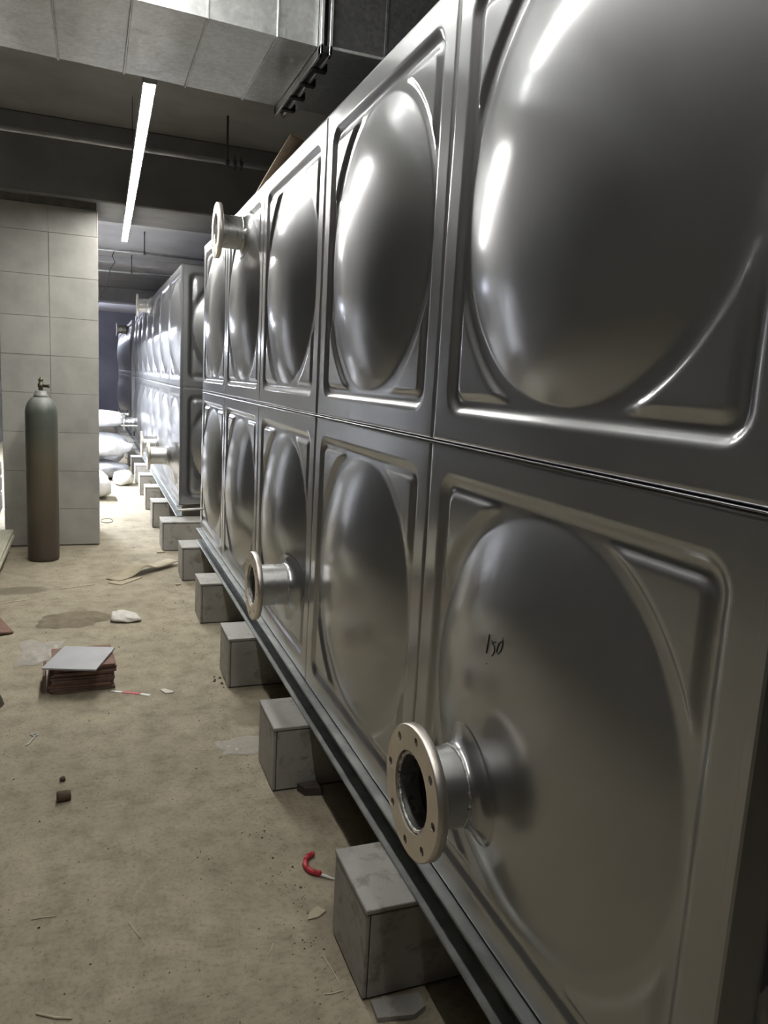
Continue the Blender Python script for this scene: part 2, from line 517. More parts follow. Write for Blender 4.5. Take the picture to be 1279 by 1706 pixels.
WAVES = {}
def panel_mesh(name, n, seed):
    g = np.linspace(0, 1, n + 1)
    edge = np.array([0.0, 0.0015, 0.004, 0.007])
    g = np.unique(np.concatenate([edge, g[(g > .01) & (g < .99)], 1 - edge]))
    U, V = np.meshgrid(g, g, indexing='ij')
    r = np.random.default_rng(seed)
    h = panel_height(U, V)
    wv = []
    for _ in range(9):                        # slight oil-canning of the sheet
        a, b, c, q = r.normal(0, 5.5), r.normal(0, 5.5), r.uniform(0, 6.3), r.uniform(0.0002, 0.0006)
        h = h + q * np.sin(a * U + b * V + c)
        wv.append((a, b, c, q))
    N = len(g)
    co = np.stack([-h, U * 0.9985 + 0.0007, V * 0.9985 + 0.0007], -1).reshape(-1, 3)
    i, j = np.meshgrid(np.arange(N - 1), np.arange(N - 1), indexing='ij')
    a = (i * N + j).ravel()
    F = np.stack([a, a + 1, a + N + 1, a + N], -1)
    me = bpy.data.meshes.new(name)
    me.vertices.add(len(co)); me.vertices.foreach_set('co', co.ravel().astype(np.float32))
    me.loops.add(F.size); me.loops.foreach_set('vertex_index', F.ravel().astype(np.int32))
    me.polygons.add(len(F)); me.polygons.foreach_set('loop_start', np.arange(0, F.size, 4, dtype=np.int32))
    me.polygons.foreach_set('use_smooth', np.ones(len(F), bool))
    me.materials.append(M['steel'])
    me.update(); me.validate()
    WAVES[me.name] = wv
    return me

def surface(me, u, v):
    """outward height of a panel sheet at one point"""
    return float(panel_height(np.array(u), np.array(v))) + sum(q * math.sin(a * u + b * v + c) for a, b, c, q in WAVES[me.name])

def pick(meshes, k, lev):
    return meshes[(k * 2 + lev * 3 + k // 2) % len(meshes)]

P_FINE = [panel_mesh('panel', 150, s) for s in (1, 2, 3, 4)]
P_FAR = [panel_mesh('far_panel', 64, s) for s in (5, 6)]

def ring(c, r, tr, n=40, m=6, wob=0.0):
    pts = []
    for k in range(n):
        a = 2 * PI * k / n
        ww = 1 + wob * math.sin(k * 2.3)
        pts.append((c[0], c[1] + r * ww * math.cos(a), c[2] + r * ww * math.sin(a)))
    return pts

def nozzle(parent, meshes, wall, face, y, z, weld_at, bolts=8, rf=0.1325, rp=0.080, rot=0.0):
    """flanged pipe stub; wall > weld_at > face along x (towards the aisle)"""
    b = MB()
    b.lathe([(rp, face + 0.012), (rp, weld_at), ], 40, 'x', (0, y, z), cap=False)
    b.lathe([(rp - 0.006, weld_at), (rp - 0.006, face + 0.004)], 40, 'x', (0, y, z), cap=False)
    nz = b.obj('nozzle', M['pipe_steel'], parent)
    # collar pulled out of the tank wall, flaring tangentially into the dome
    cb, NA, NS = MB(), 48, 9
    vs, fs = [], []
    for i in range(NS + 1):
        q = min(i, NS - 1) / (NS - 1) * PI / 2
        r = rp + 0.001 + 0.042 * (1 - math.cos(q)) + (0.004 if i == NS else 0)
        for k in range(NA):
            a = 2 * PI * k / NA
            yy, zz = y + r * math.cos(a), z + r * math.sin(a)
            xs_ = -surface(pick(meshes, int(yy), int(zz)), yy % 1.0, zz % 1.0) - (0.0008 if i < NS else -0.004)
            vs.append((weld_at + (xs_ - weld_at) * math.sin(q), yy, zz))
    for i in range(NS):
        for k in range(NA):
            fs.append((i * NA + k, i * NA + (k + 1) % NA, (i + 1) * NA + (k + 1) % NA, (i + 1) * NA + k))
    cb.add(vs, fs, True).obj('collar', M['steel'], nz)
    inn = MB().lathe([(rp - 0.0065, face + 0.05), (rp - 0.0065, wall + 0.09)], 32, 'x', (0, y, z), cap=False)
    inn.lathe([(0.001, wall + 0.09), (rp - 0.0065, wall + 0.09)], 32, 'x', (0, y, z), cap=False).obj('bore', M['pipe_inner'], nz)
    # flange ring with drilled holes
    th, n = 0.022, 64
    fl = MB()
    ro = rf; rh = rf - 0.022; hr = 0.009
    ri = rp + 0.001
    fl.lathe([(ri, face), (ri, face + th)], n, 'x', (0, y, z), cap=False)
    fl.lathe([(ro - 0.002, face), (ro, face + 0.002), (ro, face + th - 0.002), (ro - 0.002, face + th)], n, 'x', (0, y, z), cap=False)
    me = flange_faces(fl, y, z, face, th, ri, ro - 0.002, rh, hr, bolts, rot)
    fo = fl.obj('flange', M['flange'], nz)
    wb = MB(); wb.tube(ring((weld_at, y, z), rp + 0.001, 0.004, 60, 6, 0.012), [0.003 + 0.0009 * math.sin(k * 1.9) for k in range(60)], 6, True)
    wb.obj('weld_bead', M['weld'], nz)
    wb = MB(); wb.tube(ring((face + 0.008, y, z), rp - 0.004, 0.004, 60, 6, 0.004), [0.0045 + 0.001 * math.sin(k * 2.1) for k in range(60)], 6, True)
    wb.obj('inner_weld_bead', M['weld'], nz)
    return nz

def flange_faces(mb, y, z, face, th, ri, ro, rh, hr, bolts, rot):
    """annular faces with round holes: each sector is an annulus piece around its hole"""
    K = 16
    for xf in (face, face + th):
        for bI in range(bolts):
            a0 = 2 * PI * bI / bolts + rot
            half = PI / bolts
            hole, outer = [], []
            for k in range(K):
                t = 2 * PI * k / K + PI / 4
                cx, cy = rh + hr * math.cos(t), hr * math.sin(t)
                hole.append((xf, y + cx * math.cos(a0) - cy * math.sin(a0), z + cx * math.sin(a0) + cy * math.cos(a0)))
                # matching point on the sector outline
                q = (k + 0.0) / K * 4
                sd, fr = int(q) % 4, q - int(q)
                if sd == 0: r, a = ro, half * (1 - 2 * fr) 
                elif sd == 1: r, a = ro + (ri - ro) * fr, -half
                elif sd == 2: r, a = ri, -half + 2 * half * fr
                else: r, a = ri + (ro - ri) * fr, half
                outer.append((r, a))
            # outline runs clockwise, hole anticlockwise: flip hole order
            hole = [hole[(-k) % K] for k in range(K)]
            outer = [(xf, y + r * math.cos(a0 + a), z + r * math.sin(a0 + a)) for r, a in outer]
            mb.add(outer + hole, [(k, (k + 1) % K, K + (k + 1) % K, K + k) for k in range(K)])
    for bI in range(bolts):
        a0 = 2 * PI * bI / bolts + rot
        c = (0, y + rh * math.cos(a0), z + rh * math.sin(a0))
        mb.lathe([(hr, face), (hr, face + th)], 16, 'x', c, cap=False)

def tank(name, label, x, y0, n, meshes, back=2.0, endcap=False):
    t = thing(name, label, 'water tank', (x, y0, 0.345), 'stainless steel water tanks')
    MB().box(0.03, back, 0.012, n - 0.012, 0.0, 2.0).obj('inner_shell', M['dark_steel'], t)
    MB().box(0.022, 0.03, 0.004, n - 0.004, 0.002, 1.998).obj('backing_sheet', M['dark_steel'], t)
    for k in range(n):
        for lev in (0, 1):
            o = link('panel', pick(meshes, k, lev), t, (0, k, lev))
    MB().slab(-0.004, 0.012, 0.0, n, 0.9985, 1.0015, 0.0006).obj('seam_lip', M['steel'], t)
    if endcap:
        for k in range(2):
            for lev in (0, 1):
                o = link('end_panel', meshes[(k + lev) % len(meshes)], t, (k + 1.0, 0.0, lev))
                o.rotation_euler.z = PI / 2
        MB().slab(0.0, 2.0, -0.004, 0.012, 0.9975, 1.0025, 0.001).obj('end_seam_lip', M['steel'], t)
        MB().slab(-0.004, 0.016, -0.004, 0.016, 0.0, 2.0, 0.003).obj('corner_angle', M['steel'], t)
    else:
        MB().slab(0.0, 0.02, n - 0.004, n, 0.0, 2.0, 0.001).obj('corner_angle', M['steel'], t)
    return t

t1 = tank('water_tank', 'nearest stainless steel panel tank, domed panels filling the right side', 0.0, -1.0, 5, P_FINE, 2.0, True)
# local y of the first tank = world y + 1, local z = world z - 0.345
nozzle(t1, P_FINE, -0.032, -0.163, 0.636, 0.330, -0.072, rot=0.10)
nozzle(t1, P_FINE, -0.004, -0.172, 2.225, 0.322, -0.040, rot=0.05)
nozzle(t1, P_FINE, -0.006, -0.163, 3.390, 1.828, -0.036, rot=0.2)
dp = MB().tube([(0.0, 4.86, 0.168), (-0.10, 4.86, 0.162), (-0.175, 4.86, 0.158)], 0.0085, 12).obj('drain_pipe', M['white_plastic'], t1)

INK = [[(0.5892, 0.6638), (0.5887, 0.6453), (0.5887, 0.6265)], [(0.5818, 0.6089), (0.5821, 0.6074)],
       [(0.5747, 0.6567), (0.5711, 0.6514), (0.5653, 0.656), (0.5592, 0.6590)],
       [(0.5704, 0.6517), (0.5625, 0.6489), (0.5589, 0.6429), (0.5609, 0.6348), (0.5668, 0.629)],
       [(0.5345, 0.67), (0.5396, 0.6665), (0.5459, 0.6611), (0.5499, 0.652), (0.5501, 0.6436), (0.5447, 0.641), (0.5381, 0.6461),
        (0.5345, 0.6537), (0.5333, 0.6614), (0.5344, 0.6687)], [(0.5376, 0.6739), (0.5378, 0.6721)]]
ink = MB()
for s_ in INK:
    pts = []
    for (a, b), (c, d) in zip(s_, s_[1:]):
        for q in range(4):
            pts.append((a + (c - a) * q / 4, b + (d - b) * q / 4))
    pts.append(s_[-1])
    P3 = [(-surface(pick(P_FINE, 0, 0), u, v) - 0.0006, u, v) for u, v in pts]
    ink.tube(P3, 0.0012, 5)
ink.obj('marker_writing', M['ink'], t1)['label'] = 'handwritten number 150 in black marker'

t2 = tank('water_tank', 'second stainless steel tank beyond the gap, its near end face showing', -0.043, 5.03, 7, P_FAR, 2.0, True)
nozzle(t2, P_FAR, -0.045, -0.235, 0.46, 0.375, -0.075)
nozzle(t2, P_FAR, -0.03, -0.205, 1.86, 0.35, -0.06)
nozzle(t2, P_FAR, -0.02, -0.17, 3.43, 1.90, -0.05)
nozzle(t2, P_FAR, -0.035, -0.21, 6.43, 0.28, -0.06)
MB().tube([(0.0, 6.0, 0.25), (-0.13, 6.0, 0.25), (-0.26, 6.0, 0.25)], 0.009, 10).obj('drain_pipe', M['white_plastic'], t2)
t3 = tank('water_tank', 'farthest steel tank in the dark end, beyond the brightly lit tank', -0.043, 13.1, 7, P_FAR, 2.0, True)
nozzle(t3, P_FAR, -0.03, -0.20, 2.02, 1.905, -0.06)
nozzle(t3, P_FAR, -0.03, -0.20, 0.95, 0.255, -0.06)

# ------------------------------------------------------------------ steel channels under the tanks
def channel(x, y0, y1, label):
    t = thing('base_channel', label, 'steel channel', (x, y0, 0.245), 'base channels')
    L = y1 - y0
    b = MB()
    b.slab(-0.027, 0.030, 0, L, 0.090, 0.0985, 0.002)
    b.obj('upper_flange', M['channel'], t)
    MB().slab(-0.027, 0.030, 0, L, 0.0005, 0.0105, 0.002).obj('lower_flange', M['channel'], t)
    MB().box(0.018, 0.026, 0, L, 0.0105, 0.090).obj('web', M['channel'], t)
    return t
channel(0.0, -1.02, 4.02, 'grey steel channel running under the nearest tank')
channel(-0.043, 5.0, 12.1, 'grey steel channel under the second tank beyond the gap')
channel(-0.043, 13.08, 20.1, 'steel channel under the farthest tank in the dark')

# ------------------------------------------------------------------ tiled plinths carrying the channels
def plinth(y, x, label, wd=0.25, depth=2.0):
    t = thing('tiled_plinth', label, 'plinth', (x, y, 0), 'tiled plinths under the tanks')
    h = 0.245
    MB().box(0.004, depth, 0.004, wd - 0.004, 0.0, h - 0.013).obj('core', M['mortar'], t)
    MB().slab(0.0, 0.010, 0.0015, wd - 0.0015, 0.006, h - 0.0165, 0.002).obj('front_tile', M['plinth_tile'], t)
    for k in range(3):
        x0 = 0.0128 + k * 0.605
        MB().slab(x0, min(x0 + 0.600, depth), 0.0, 0.010, 0.006, h - 0.0165, 0.002).obj('side_tile', M['plinth_tile'], t)
        MB().slab(x0, min(x0 + 0.600, depth), wd - 0.010, wd, 0.006, h - 0.0165, 0.002).obj('side_tile', M['plinth_tile'], t)
        MB().slab(-0.002 + k * 0.605, min(0.598 + k * 0.605, depth), -0.002, wd + 0.002, h - 0.0125, h, 0.002).obj('top_tile', M['plinth_tile'], t)
    return t
plinth(-1.14, -0.148, 'tiled plinth under the tank, nearest the camera side')
near = [(-0.138, 'tiled plinth in the foreground below the largest pipe flange'),
        (0.85, 'second tiled plinth from the foreground, dark wood wedge at its foot'),
        (1.815, 'third tiled plinth from the foreground, just behind the low flange'),
        (2.81, 'fourth tiled plinth from the foreground, dirty cap tile'),
        (3.80, 'fifth tiled plinth, last one under the nearest tank, by the cardboard')]
for y_, l_ in near:
    plinth(y_, -0.15, l_)
plinth(4.77, -0.205, 'wide tiled plinth showing in the gap between the two tanks')
ords = ['first', 'second', 'third', 'fourth', 'fifth', 'sixth', 'seventh']
for k in range(7):
    plinth(5.78 + k * 0.985, -0.21, '%s white-lit tiled plinth beyond the gap, under the second tank' % ords[k])
for k in range(6):
    plinth(13.2 + k * 1.0, -0.21, '%s dim tiled plinth under the farthest tank' % ords[k])

# ------------------------------------------------------------------ air duct overhead
duct = thing('air_duct', 'galvanised sheet-metal air duct crossing under the ceiling at top left', 'air duct', (0, 0, 2.68))
Y0, Y1, DH = 1.335, 2.03, 0.46
def duct_piece(x0, x1, pil, tw=0.0):
    """one sheet bay, slightly pillowed between its beads"""
    n = 9
    prof = [(Y0, 0.0), (Y1, 0.0), (Y1, DH), (Y0, DH)]
    b = MB()
    faces = [((Y0, 0), (Y1, 0), (0, -1)), ((Y1, 0), (Y1, DH), (1, 0)), ((Y1, DH), (Y0, DH), (0, 1)), ((Y0, DH), (Y0, 0), (-1, 0))]
    for (a, c, nr) in faces:
        vs, fs = [], []
        for i in range(n):
            for j in range(n):
                s_, q = i / (n - 1), j / (n - 1)
                k = pil * (math.sin(PI * s_) * math.sin(PI * q)) ** 0.8
                k -= 0.006 * max(0, 1 - abs(s_ - q) * 8) * math.sin(PI * s_) * (1 if pil > 0 else -1)
                vs.append((x0 + (x1 - x0) * s_, a[0] + (c[0] - a[0]) * q + nr[0] * k, a[1] + (c[1] - a[1]) * q + nr[1] * k))
        for i in range(n - 1):
            for j in range(n - 1):
                fs.append((i * n + j, i * n + j + 1, (i + 1) * n + j + 1, (i + 1) * n + j))
        b.add(vs, fs, True)
    return b
xs = [0.045]
while xs[-1] > -4.6:
    xs.append(xs[-1] - (0.155 if len(xs) == 1 else 0.25))
for i in range(len(xs) - 1):
    duct_piece(xs[i + 1] + 0.002, xs[i] - 0.002, random.choice((0.005, 0.007, -0.004))).skew(0.09, 0.045).obj('duct_bay', M['galv'], duct)
    xb = xs[i + 1]
    b = MB()
    b.slab(xb - 0.004, xb + 0.004, Y0 - 0.006, Y1 + 0.006, -0.007, 0.002, 0.002)
    b.slab(xb - 0.004, xb + 0.004, Y0 - 0.007, Y0 + 0.002, -0.006, DH, 0.002)
    b.skew(0.09, 0.045).obj('stiffening_bead', M['galv'], duct)
# flanged joint
fj = MB()
for dx in (0.0, 0.034):
    fj.slab(0.045 + dx, 0.057 + dx, Y0 - 0.035, Y1 + 0.035, -0.035, 0.0, 0.002)
    fj.slab(0.045 + dx, 0.057 + dx, Y0 - 0.035, Y0, -0.035, DH, 0.002)
    fj.slab(0.045 + dx, 0.057 + dx, Y1, Y1 + 0.035, -0.035, DH, 0.002)
fj.obj('joint_flange', M['galv'], duct)
MB().box(0.057, 0.079, Y0 - 0.02, Y1 + 0.02, -0.022, 0.0).obj('joint_gasket', M['clip'], duct)
for k in range(4):
    yy = Y0 + 0.10 + k * 0.165
    b = MB(); b.slab(0.050, 0.112, yy, yy + 0.03, -0.043, -0.030, 0.003); b.slab(0.100, 0.112, yy, yy + 0.03, -0.043, -0.012, 0.002)
    b.obj('joint_clip', M['clip'], duct)
b = MB()
b.add([(0.091, Y0, 0), (3.4, Y0, 0), (3.4, Y1, 0), (0.091, Y1, 0)], [(0, 1, 2, 3)])
b.add([(0.091, Y1, 0), (3.4, Y1, 0), (3.4, Y1, DH), (0.091, Y1, DH)], [(0, 1, 2, 3)])
b.add([(0.091, Y0, DH), (3.4, Y0, DH), (3.4, Y1, DH), (0.091, Y1, DH)], [(0, 1, 2, 3)])
b.obj('duct_run', M['galv'], duct)
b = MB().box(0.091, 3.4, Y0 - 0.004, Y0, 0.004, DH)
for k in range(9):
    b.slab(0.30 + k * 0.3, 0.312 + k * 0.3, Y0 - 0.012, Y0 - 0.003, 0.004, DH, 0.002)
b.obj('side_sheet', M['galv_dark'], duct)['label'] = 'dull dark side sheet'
MB().slab(0.091, 3.4, Y0 - 0.012, Y0 + 0.004, -0.004, 0.008, 0.002).obj('corner_seam', M['galv'], duct)
for xx in (-3.0, -1.5, 1.2):
    for yy in (Y0 + 0.02 + 0.09 * min(0, xx), Y1 - 0.02 + 0.09 * min(0, xx)):
        MB().tube([(xx, yy, DH - 0.01), (xx, yy, 0.62)], 0.005, 6).obj('hanger_rod', M['hanger'], duct)

# ------------------------------------------------------------------ LED strips
def led_strip(x, y0, y1, z, mat, label, x1=None, bare=False):
    x1 = x if x1 is None else x1
    L = math.hypot(y1 - y0, x1 - x)
    t = thing('led_strip_light', label, 'strip light', (x, y0, z), 'LED strip lights', -math.atan2(x1 - x, y1 - y0))
    if bare:                                    # open batten with a tube below it
        MB().slab(-0.022, 0.022, 0.0, L, 0.030, 0.052, 0.003).obj('housing', M['lamp_body'], t)
        MB().lathe([(0.013, 0.012), (0.013, L - 0.012)], 16, 'y', (0, 0, 0)).obj('diffuser', mat, t)
    hb = MB() if bare else MB().slab(-0.028, 0.028, 0.0, L, 0.006, 0.032, 0.003)
    if not bare:
        hb.slab(-0.030, -0.0245, 0.0, L, -0.014, 0.010, 0.001)
        hb.slab(0.0245, 0.030, 0.0, L, -0.014, 0.010, 0.001)
        hb.obj('housing', M['lamp_body'], t)
        MB().slab(-0.0235, 0.0235, 0.006, L - 0.006, -0.011, 0.005, 0.002).obj('diffuser', mat, t)
    for yy in (0.0, L - 0.004):
        MB().slab(-0.0305, 0.0305, yy - 0.004, yy + 0.006, -0.015, 0.052 if bare else 0.033, 0.002).obj('end_cap', M['lamp_body'], t)
    for q in (0.06, 0.5, 0.94):
        MB().tube([(0, q * L, 0.05 if bare else 0.03), (0, q * L, 3.3 - z if not (5.0 < y0 + q * L < 5.85) else 2.735 - z)], 0.002, 5).obj('hanging_wire', M['hanger'], t)
    return t
led_strip(-0.502, 2.03, 6.47, 2.69, M['led_main'], 'long glowing strip light hanging above the aisle', -0.430)
led_strip(-0.47, -1.9, 1.24, 2.86, M['led_near'], 'strip light overhead on the camera side of the duct', None, True)
led_strip(-1.3, 7.0, 11.2, 1.95, M['led_far'], 'cold strip light hung low behind the tiled column')
led_strip(-1.9, 19.5, 23.5, 2.7, M['led_end_fill'], 'added strip light brightening the dark far end', None, True)  # unseen lamp added to lift the black far wall

# ------------------------------------------------------------------ pipes under the ceiling
def ceil_pipe(y, z, r, hang, label, x0=-6.0, x1=3.9, top=3.3):
    t = thing('ceiling_pipe', label, 'pipe', (0, y, z), 'pipes under the ceiling')
    MB().tube([(x0 + 0.005, 0, 0), (0, 0, 0), (x1, 0, 0)], r, 14).obj('pipe_run', M['pipe_paint'], t)
    for hx in hang:
        MB().lathe([(r + 0.001, -0.014), (r + 0.006, -0.014), (r + 0.006, 0.014), (r + 0.001, 0.014)], 16, 'x', (hx, 0, 0), cap=False).obj('pipe_clamp', M['hanger'], t)
        MB().tube([(hx, 0, r), (hx, 0, top - z)], 0.008, 6).obj('hanger_rod', M['hanger'], t)
    return t
cp = ceil_pipe(4.30, 2.985, 0.017, (-2.6, 0.19, 2.0), 'thin grey pipe crossing in front of the dark ceiling beam')
for hx in (0.245, 0.29):
    b = MB().lathe([(0.02, -0.012), (0.026, -0.012), (0.026, 0.012), (0.02, 0.012)], 14, 'x', (hx, 0, 0), cap=False)
    b.box(hx - 0.006, hx + 0.006, -0.006, 0.006, -0.045, 0.05)
    b.obj('pipe_fitting', M['hanger'], cp)
ceil_pipe(9.6, 3.02, 0.02, (-0.05, -1.9), 'bright pipe under the pale ceiling, nearer of two')
ceil_pipe(12.0, 3.02, 0.02, (-0.1, -1.9), 'bright pipe under the pale ceiling, farther of two')
tag(MB().tube([(-0.42, 9.6, 3.035), (-0.46, 9.65, 2.95), (-0.43, 9.5, 2.85), (-0.48, 9.9, 2.8), (-0.55, 10.5, 2.55), (-0.68, 11.0, 2.3)], 0.006, 6).obj('hanging_cable', M['cable']),
    'thin cable hanging from the ceiling pipe beside the column', 'cable')

# ------------------------------------------------------------------ gas cylinder
g = thing('gas_cylinder', 'tall worn grey-green gas cylinder standing before the tiled column', 'gas cylinder', (-1.09, 4.60, 0))
R = 0.112
prof = [(R - 0.012, 0.0), (R - 0.002, 0.012), (R, 0.04)] + [(R, 0.04 + 0.1 * k) for k in range(1, 11)] + [(R, 1.11)]
for k in range(1, 9):
    a = k / 8 * PI / 2 * 0.86
    prof.append((0.03 + (R - 0.03) * math.cos(a), 1.11 + 0.125 * math.sin(a)))
prof.append((0.042, 1.245))
MB().lathe(prof, 40).obj('body', M['gas'], g)
MB().lathe([(0.050, 1.228), (0.050, 1.250), (0.041, 1.254), (0.041, 1.272), (0.030, 1.278)], 28).obj('neck_ring', M['cap_paint'], g)
vb = MB().lathe([(0.016, 1.275), (0.016, 1.30), (0.021, 1.302), (0.021, 1.325), (0.014, 1.33), (0.014, 1.345)], 16)
vb.lathe([(0.011, 0.0), (0.011, 0.035), (0.014, 0.036), (0.014, 0.048)], 14, 'x', (0.012, 0, 1.312))
vo_ = vb.obj('valve', M['brass'], g)
MB().lathe([(0.006, 1.345), (0.018, 1.350), (0.018, 1.360), (0.008, 1.365), (0.005, 1.378)], 14).obj('valve_knob', M['brass'], vo_)

# ------------------------------------------------------------------ stack of floor tiles
labels = ['lowest', 'second lowest', 'third', 'fourth', 'fifth', 'sixth', 'seventh', 'eighth', 'ninth', 'topmost']
tm = [MB().slab(-0.135, 0.135, -0.135, 0.135, 0, 0.0112, 0.0015).mesh('clay_tile', M[k]) for k in ('brown_tile', 'red_tile')]
zc = 0.0005
for k in range(10):
    o = link('clay_tile', tm[1] if k in (2, 6, 8, 9) else tm[0], None,
             (-0.80 + random.uniform(-.007, .007) + (0.01 if k > 6 else 0), 2.063 + random.uniform(-.006, .006), zc), 0.035 + random.uniform(-.05, .05))
    tag(o, '%s reddish clay tile of the stack on the floor, counted upwards' % labels[k] if 0 < k < 9 else
        ('lowest reddish clay tile of the stack, lying on the floor' if k == 0 else 'topmost reddish clay tile of the stack, under the grey tile'),
        'tile', 'clay tiles stacked on the floor')
    zc += 0.0135 if k % 3 == 2 else 0.0119
o = MB().slab(-0.12, 0.12, -0.14, 0.14, 0, 0.008, 0.001).obj('grey_tile', M['grey_tile'], None, (-0.805, 2.015, zc + 0.003), -0.30)
o.rotation_euler = (math.radians(1.0), math.radians(-0.6), -0.32)
tag(o, 'large pale grey tile lying askew on top of the clay tile stack', 'tile')
b = MB().slab(-0.012, 0.0, -0.10, 0.09, 0.0, 0.085, 0.002)
o = b.obj('leaning_tile', M['brown_tile'], None, (-0.952, 2.04, 0.0), 0.03)
tag(o, 'dark brown tile piece on edge against the left side of the stack', 'tile')
ct = MB().slab(-0.15, 0.15, -0.15, 0.15, 0, 0.011, 0.0015).obj('clay_tile', M['red_tile'], None, (-1.345, 2.915, 0.022), 0.15)
ct.rotation_euler = (0.03, 0.09, 0.35)
tag(ct, 'loose red clay tile at the left edge of the picture', 'tile')

# ------------------------------------------------------------------ boards at the left
bd = thing('timber_stack', 'pale timber boards stacked on the floor at the left edge', 'timber', (-1.31, 3.4, 0))
for k, (dx, zz, th) in enumerate(((0.0, 0.125, 0.03), (-0.006, 0.160, 0.028))):
    MB().slab(-0.62 + dx, 0.0 + dx, -0.2 - 0.03 * k, 1.42 + 0.02 * k, zz, zz + th, 0.004).obj('board', M['board'], bd)
for yy in (0.05, 1.1):
    MB().slab(-0.60, -0.10, yy, yy + 0.09, 0.0, 0.1245, 0.004).obj('bearer', M['wood_dark'], bd)

# ------------------------------------------------------------------ white sacks behind the column
def sack(cx, cy, cz, rx, ry, rz, mat, seed, label, rot=0.0):
    r = np.random.default_rng(seed)
    n, m = 26, 15
    ph = r.uniform(0, 6.3, 8)
    vs, fs = [], []
    for i in range(m):
        t = -PI / 2 + PI * i / (m - 1)
        for k in range(n):
            a = 2 * PI * k / n
            c, s_ = math.cos(a), math.sin(a)
            sg = lambda q, e: math.copysign(abs(q) ** e, q)
            wv = 1 + 0.07 * math.sin(3 * a + ph[0] + 2 * t) + 0.05 * math.sin(5 * a + ph[1] - 3 * t) + 0.04 * math.sin(9 * a + 7 * t + ph[2])
            px = rx * sg(math.cos(t), .7) * sg(c, .75) * wv
            py = ry * sg(math.cos(t), .7) * sg(s_, .75) * wv
            pz = rz * sg(math.sin(t), .8) * (1 + 0.08 * math.sin(4 * a + ph[3])) + 0.1 * rz * math.sin(2.2 * px / rx + ph[4])
            vs.append((px, py, max(pz, -rz)))
    for i in range(m - 1):
        for k in range(n):
            fs.append((i * n + k, i * n + (k + 1) % n, (i + 1) * n + (k + 1) % n, (i + 1) * n + k))
    o = MB().add(vs, fs, True).obj('sack', mat, None, (cx, cy, cz + rz), rot)
    return tag(o, label, 'sack', 'sacks behind the column')
sack(-0.78, 7.62, 0.0, 0.25, 0.30, 0.15, M['sack'], 1, 'nearest white sack on the floor beside the column foot')
sack(-0.95, 9.3, 0.0, 0.62, 0.45, 0.13, M['sack_grey'], 2, 'grey sack low in the pile beyond the column')
sack(-0.85, 9.45, 0.275, 0.60, 0.42, 0.12, M['sack'], 3, 'white sack lying across the grey one in the pile')
sack(-0.95, 10.4, 0.0, 0.70, 0.42, 0.28, M['sack_grey'], 4, 'dark sack behind the white ones in the pile')
sack(-0.80, 10.6, 0.59, 0.55, 0.40, 0.12, M['sack'], 5, 'topmost white sack of the pile beyond the column')
sack(-0.36, 8.65, 0.0, 0.12, 0.16, 0.09, M['sack'], 6, 'small white sack end by the lit plinths')

cr = thing('filler', 'dark crate made up to darken the left edge behind the tiled column', 'filler', (-2.2, 6.3, 0))  # invented dark shape covering the too bright sliver beside the column
MB().slab(0.0, 0.62, 0.0, 0.5, 0.02, 0.06, 0.004).obj('base', M['dirt'], cr)
for k in range(3):
    for yy in (0.0, 0.48):
        MB().slab(0.0, 0.62, yy, yy + 0.02, 0.06 + 0.15 * k, 0.19 + 0.15 * k, 0.003).obj('slat', M['dirt'], cr)
    for xx in (0.0, 0.60):
        MB().slab(xx, xx + 0.02, 0.021, 0.479, 0.06 + 0.15 * k, 0.19 + 0.15 * k, 0.003).obj('slat', M['dirt'], cr)
for xx in (0.022, 0.568):
    for yy in (0.022, 0.448):
        MB().slab(xx, xx + 0.03, yy, yy + 0.03, 0.0, 0.50, 0.003).obj('corner_post', M['dirt'], cr)

# ------------------------------------------------------------------ cardboard
rows = []
for i in range(13):
    q = i / 12
    y = 2.66 - 0.62 * q
    zz = 2.349 + 0.225 * q ** 0.85
    rows.append([(0.05 + 0.28 * k / 5 + 0.07 * q, y - 0.05 * k / 5, zz - 0.13 * q * (k / 5) ** 1.2) for k in range(6)])
cs = MB().sheet(rows, 0.011).obj('cardboard_sheet', [M['card_dark'], M['card']])
for pl in cs.data.polygons:
    pl.material_index = 0 if pl.use_smooth else 1
tag(cs, 'bent brown cardboard sheet sticking up from the tank top', 'cardboard')
rows = []
for i in range(15):
    q = i / 14
    x, y = -0.60 + 0.46 * q, 3.86 + 0.46 * q
    zz = 0.004 + 0.05 * math.exp(-((q - 0.42) / 0.13) ** 2) + 0.03 * q
    rows.append([(x - 0.055 + 0.055 * k / 2, y + 0.06 - 0.06 * k / 2 - 0.02 * q, zz + (0.015 if k == 0 else 0) * math.exp(-((q - 0.3) / 0.2) ** 2)) for k in range(4)])
tag(MB().sheet(rows, 0.004).obj('cardboard_strip', M['card']), 'long creased cardboard strip lying by the fifth plinth', 'cardboard')
b = MB().prism([(-0.645, 3.82), (-0.56, 3.745), (-0.41, 3.93), (-0.50, 3.985)], 0.001, 0.006)
tag(b.obj('cardboard_piece', M['card']), 'small flat cardboard piece in front of the long strip', 'cardboard')

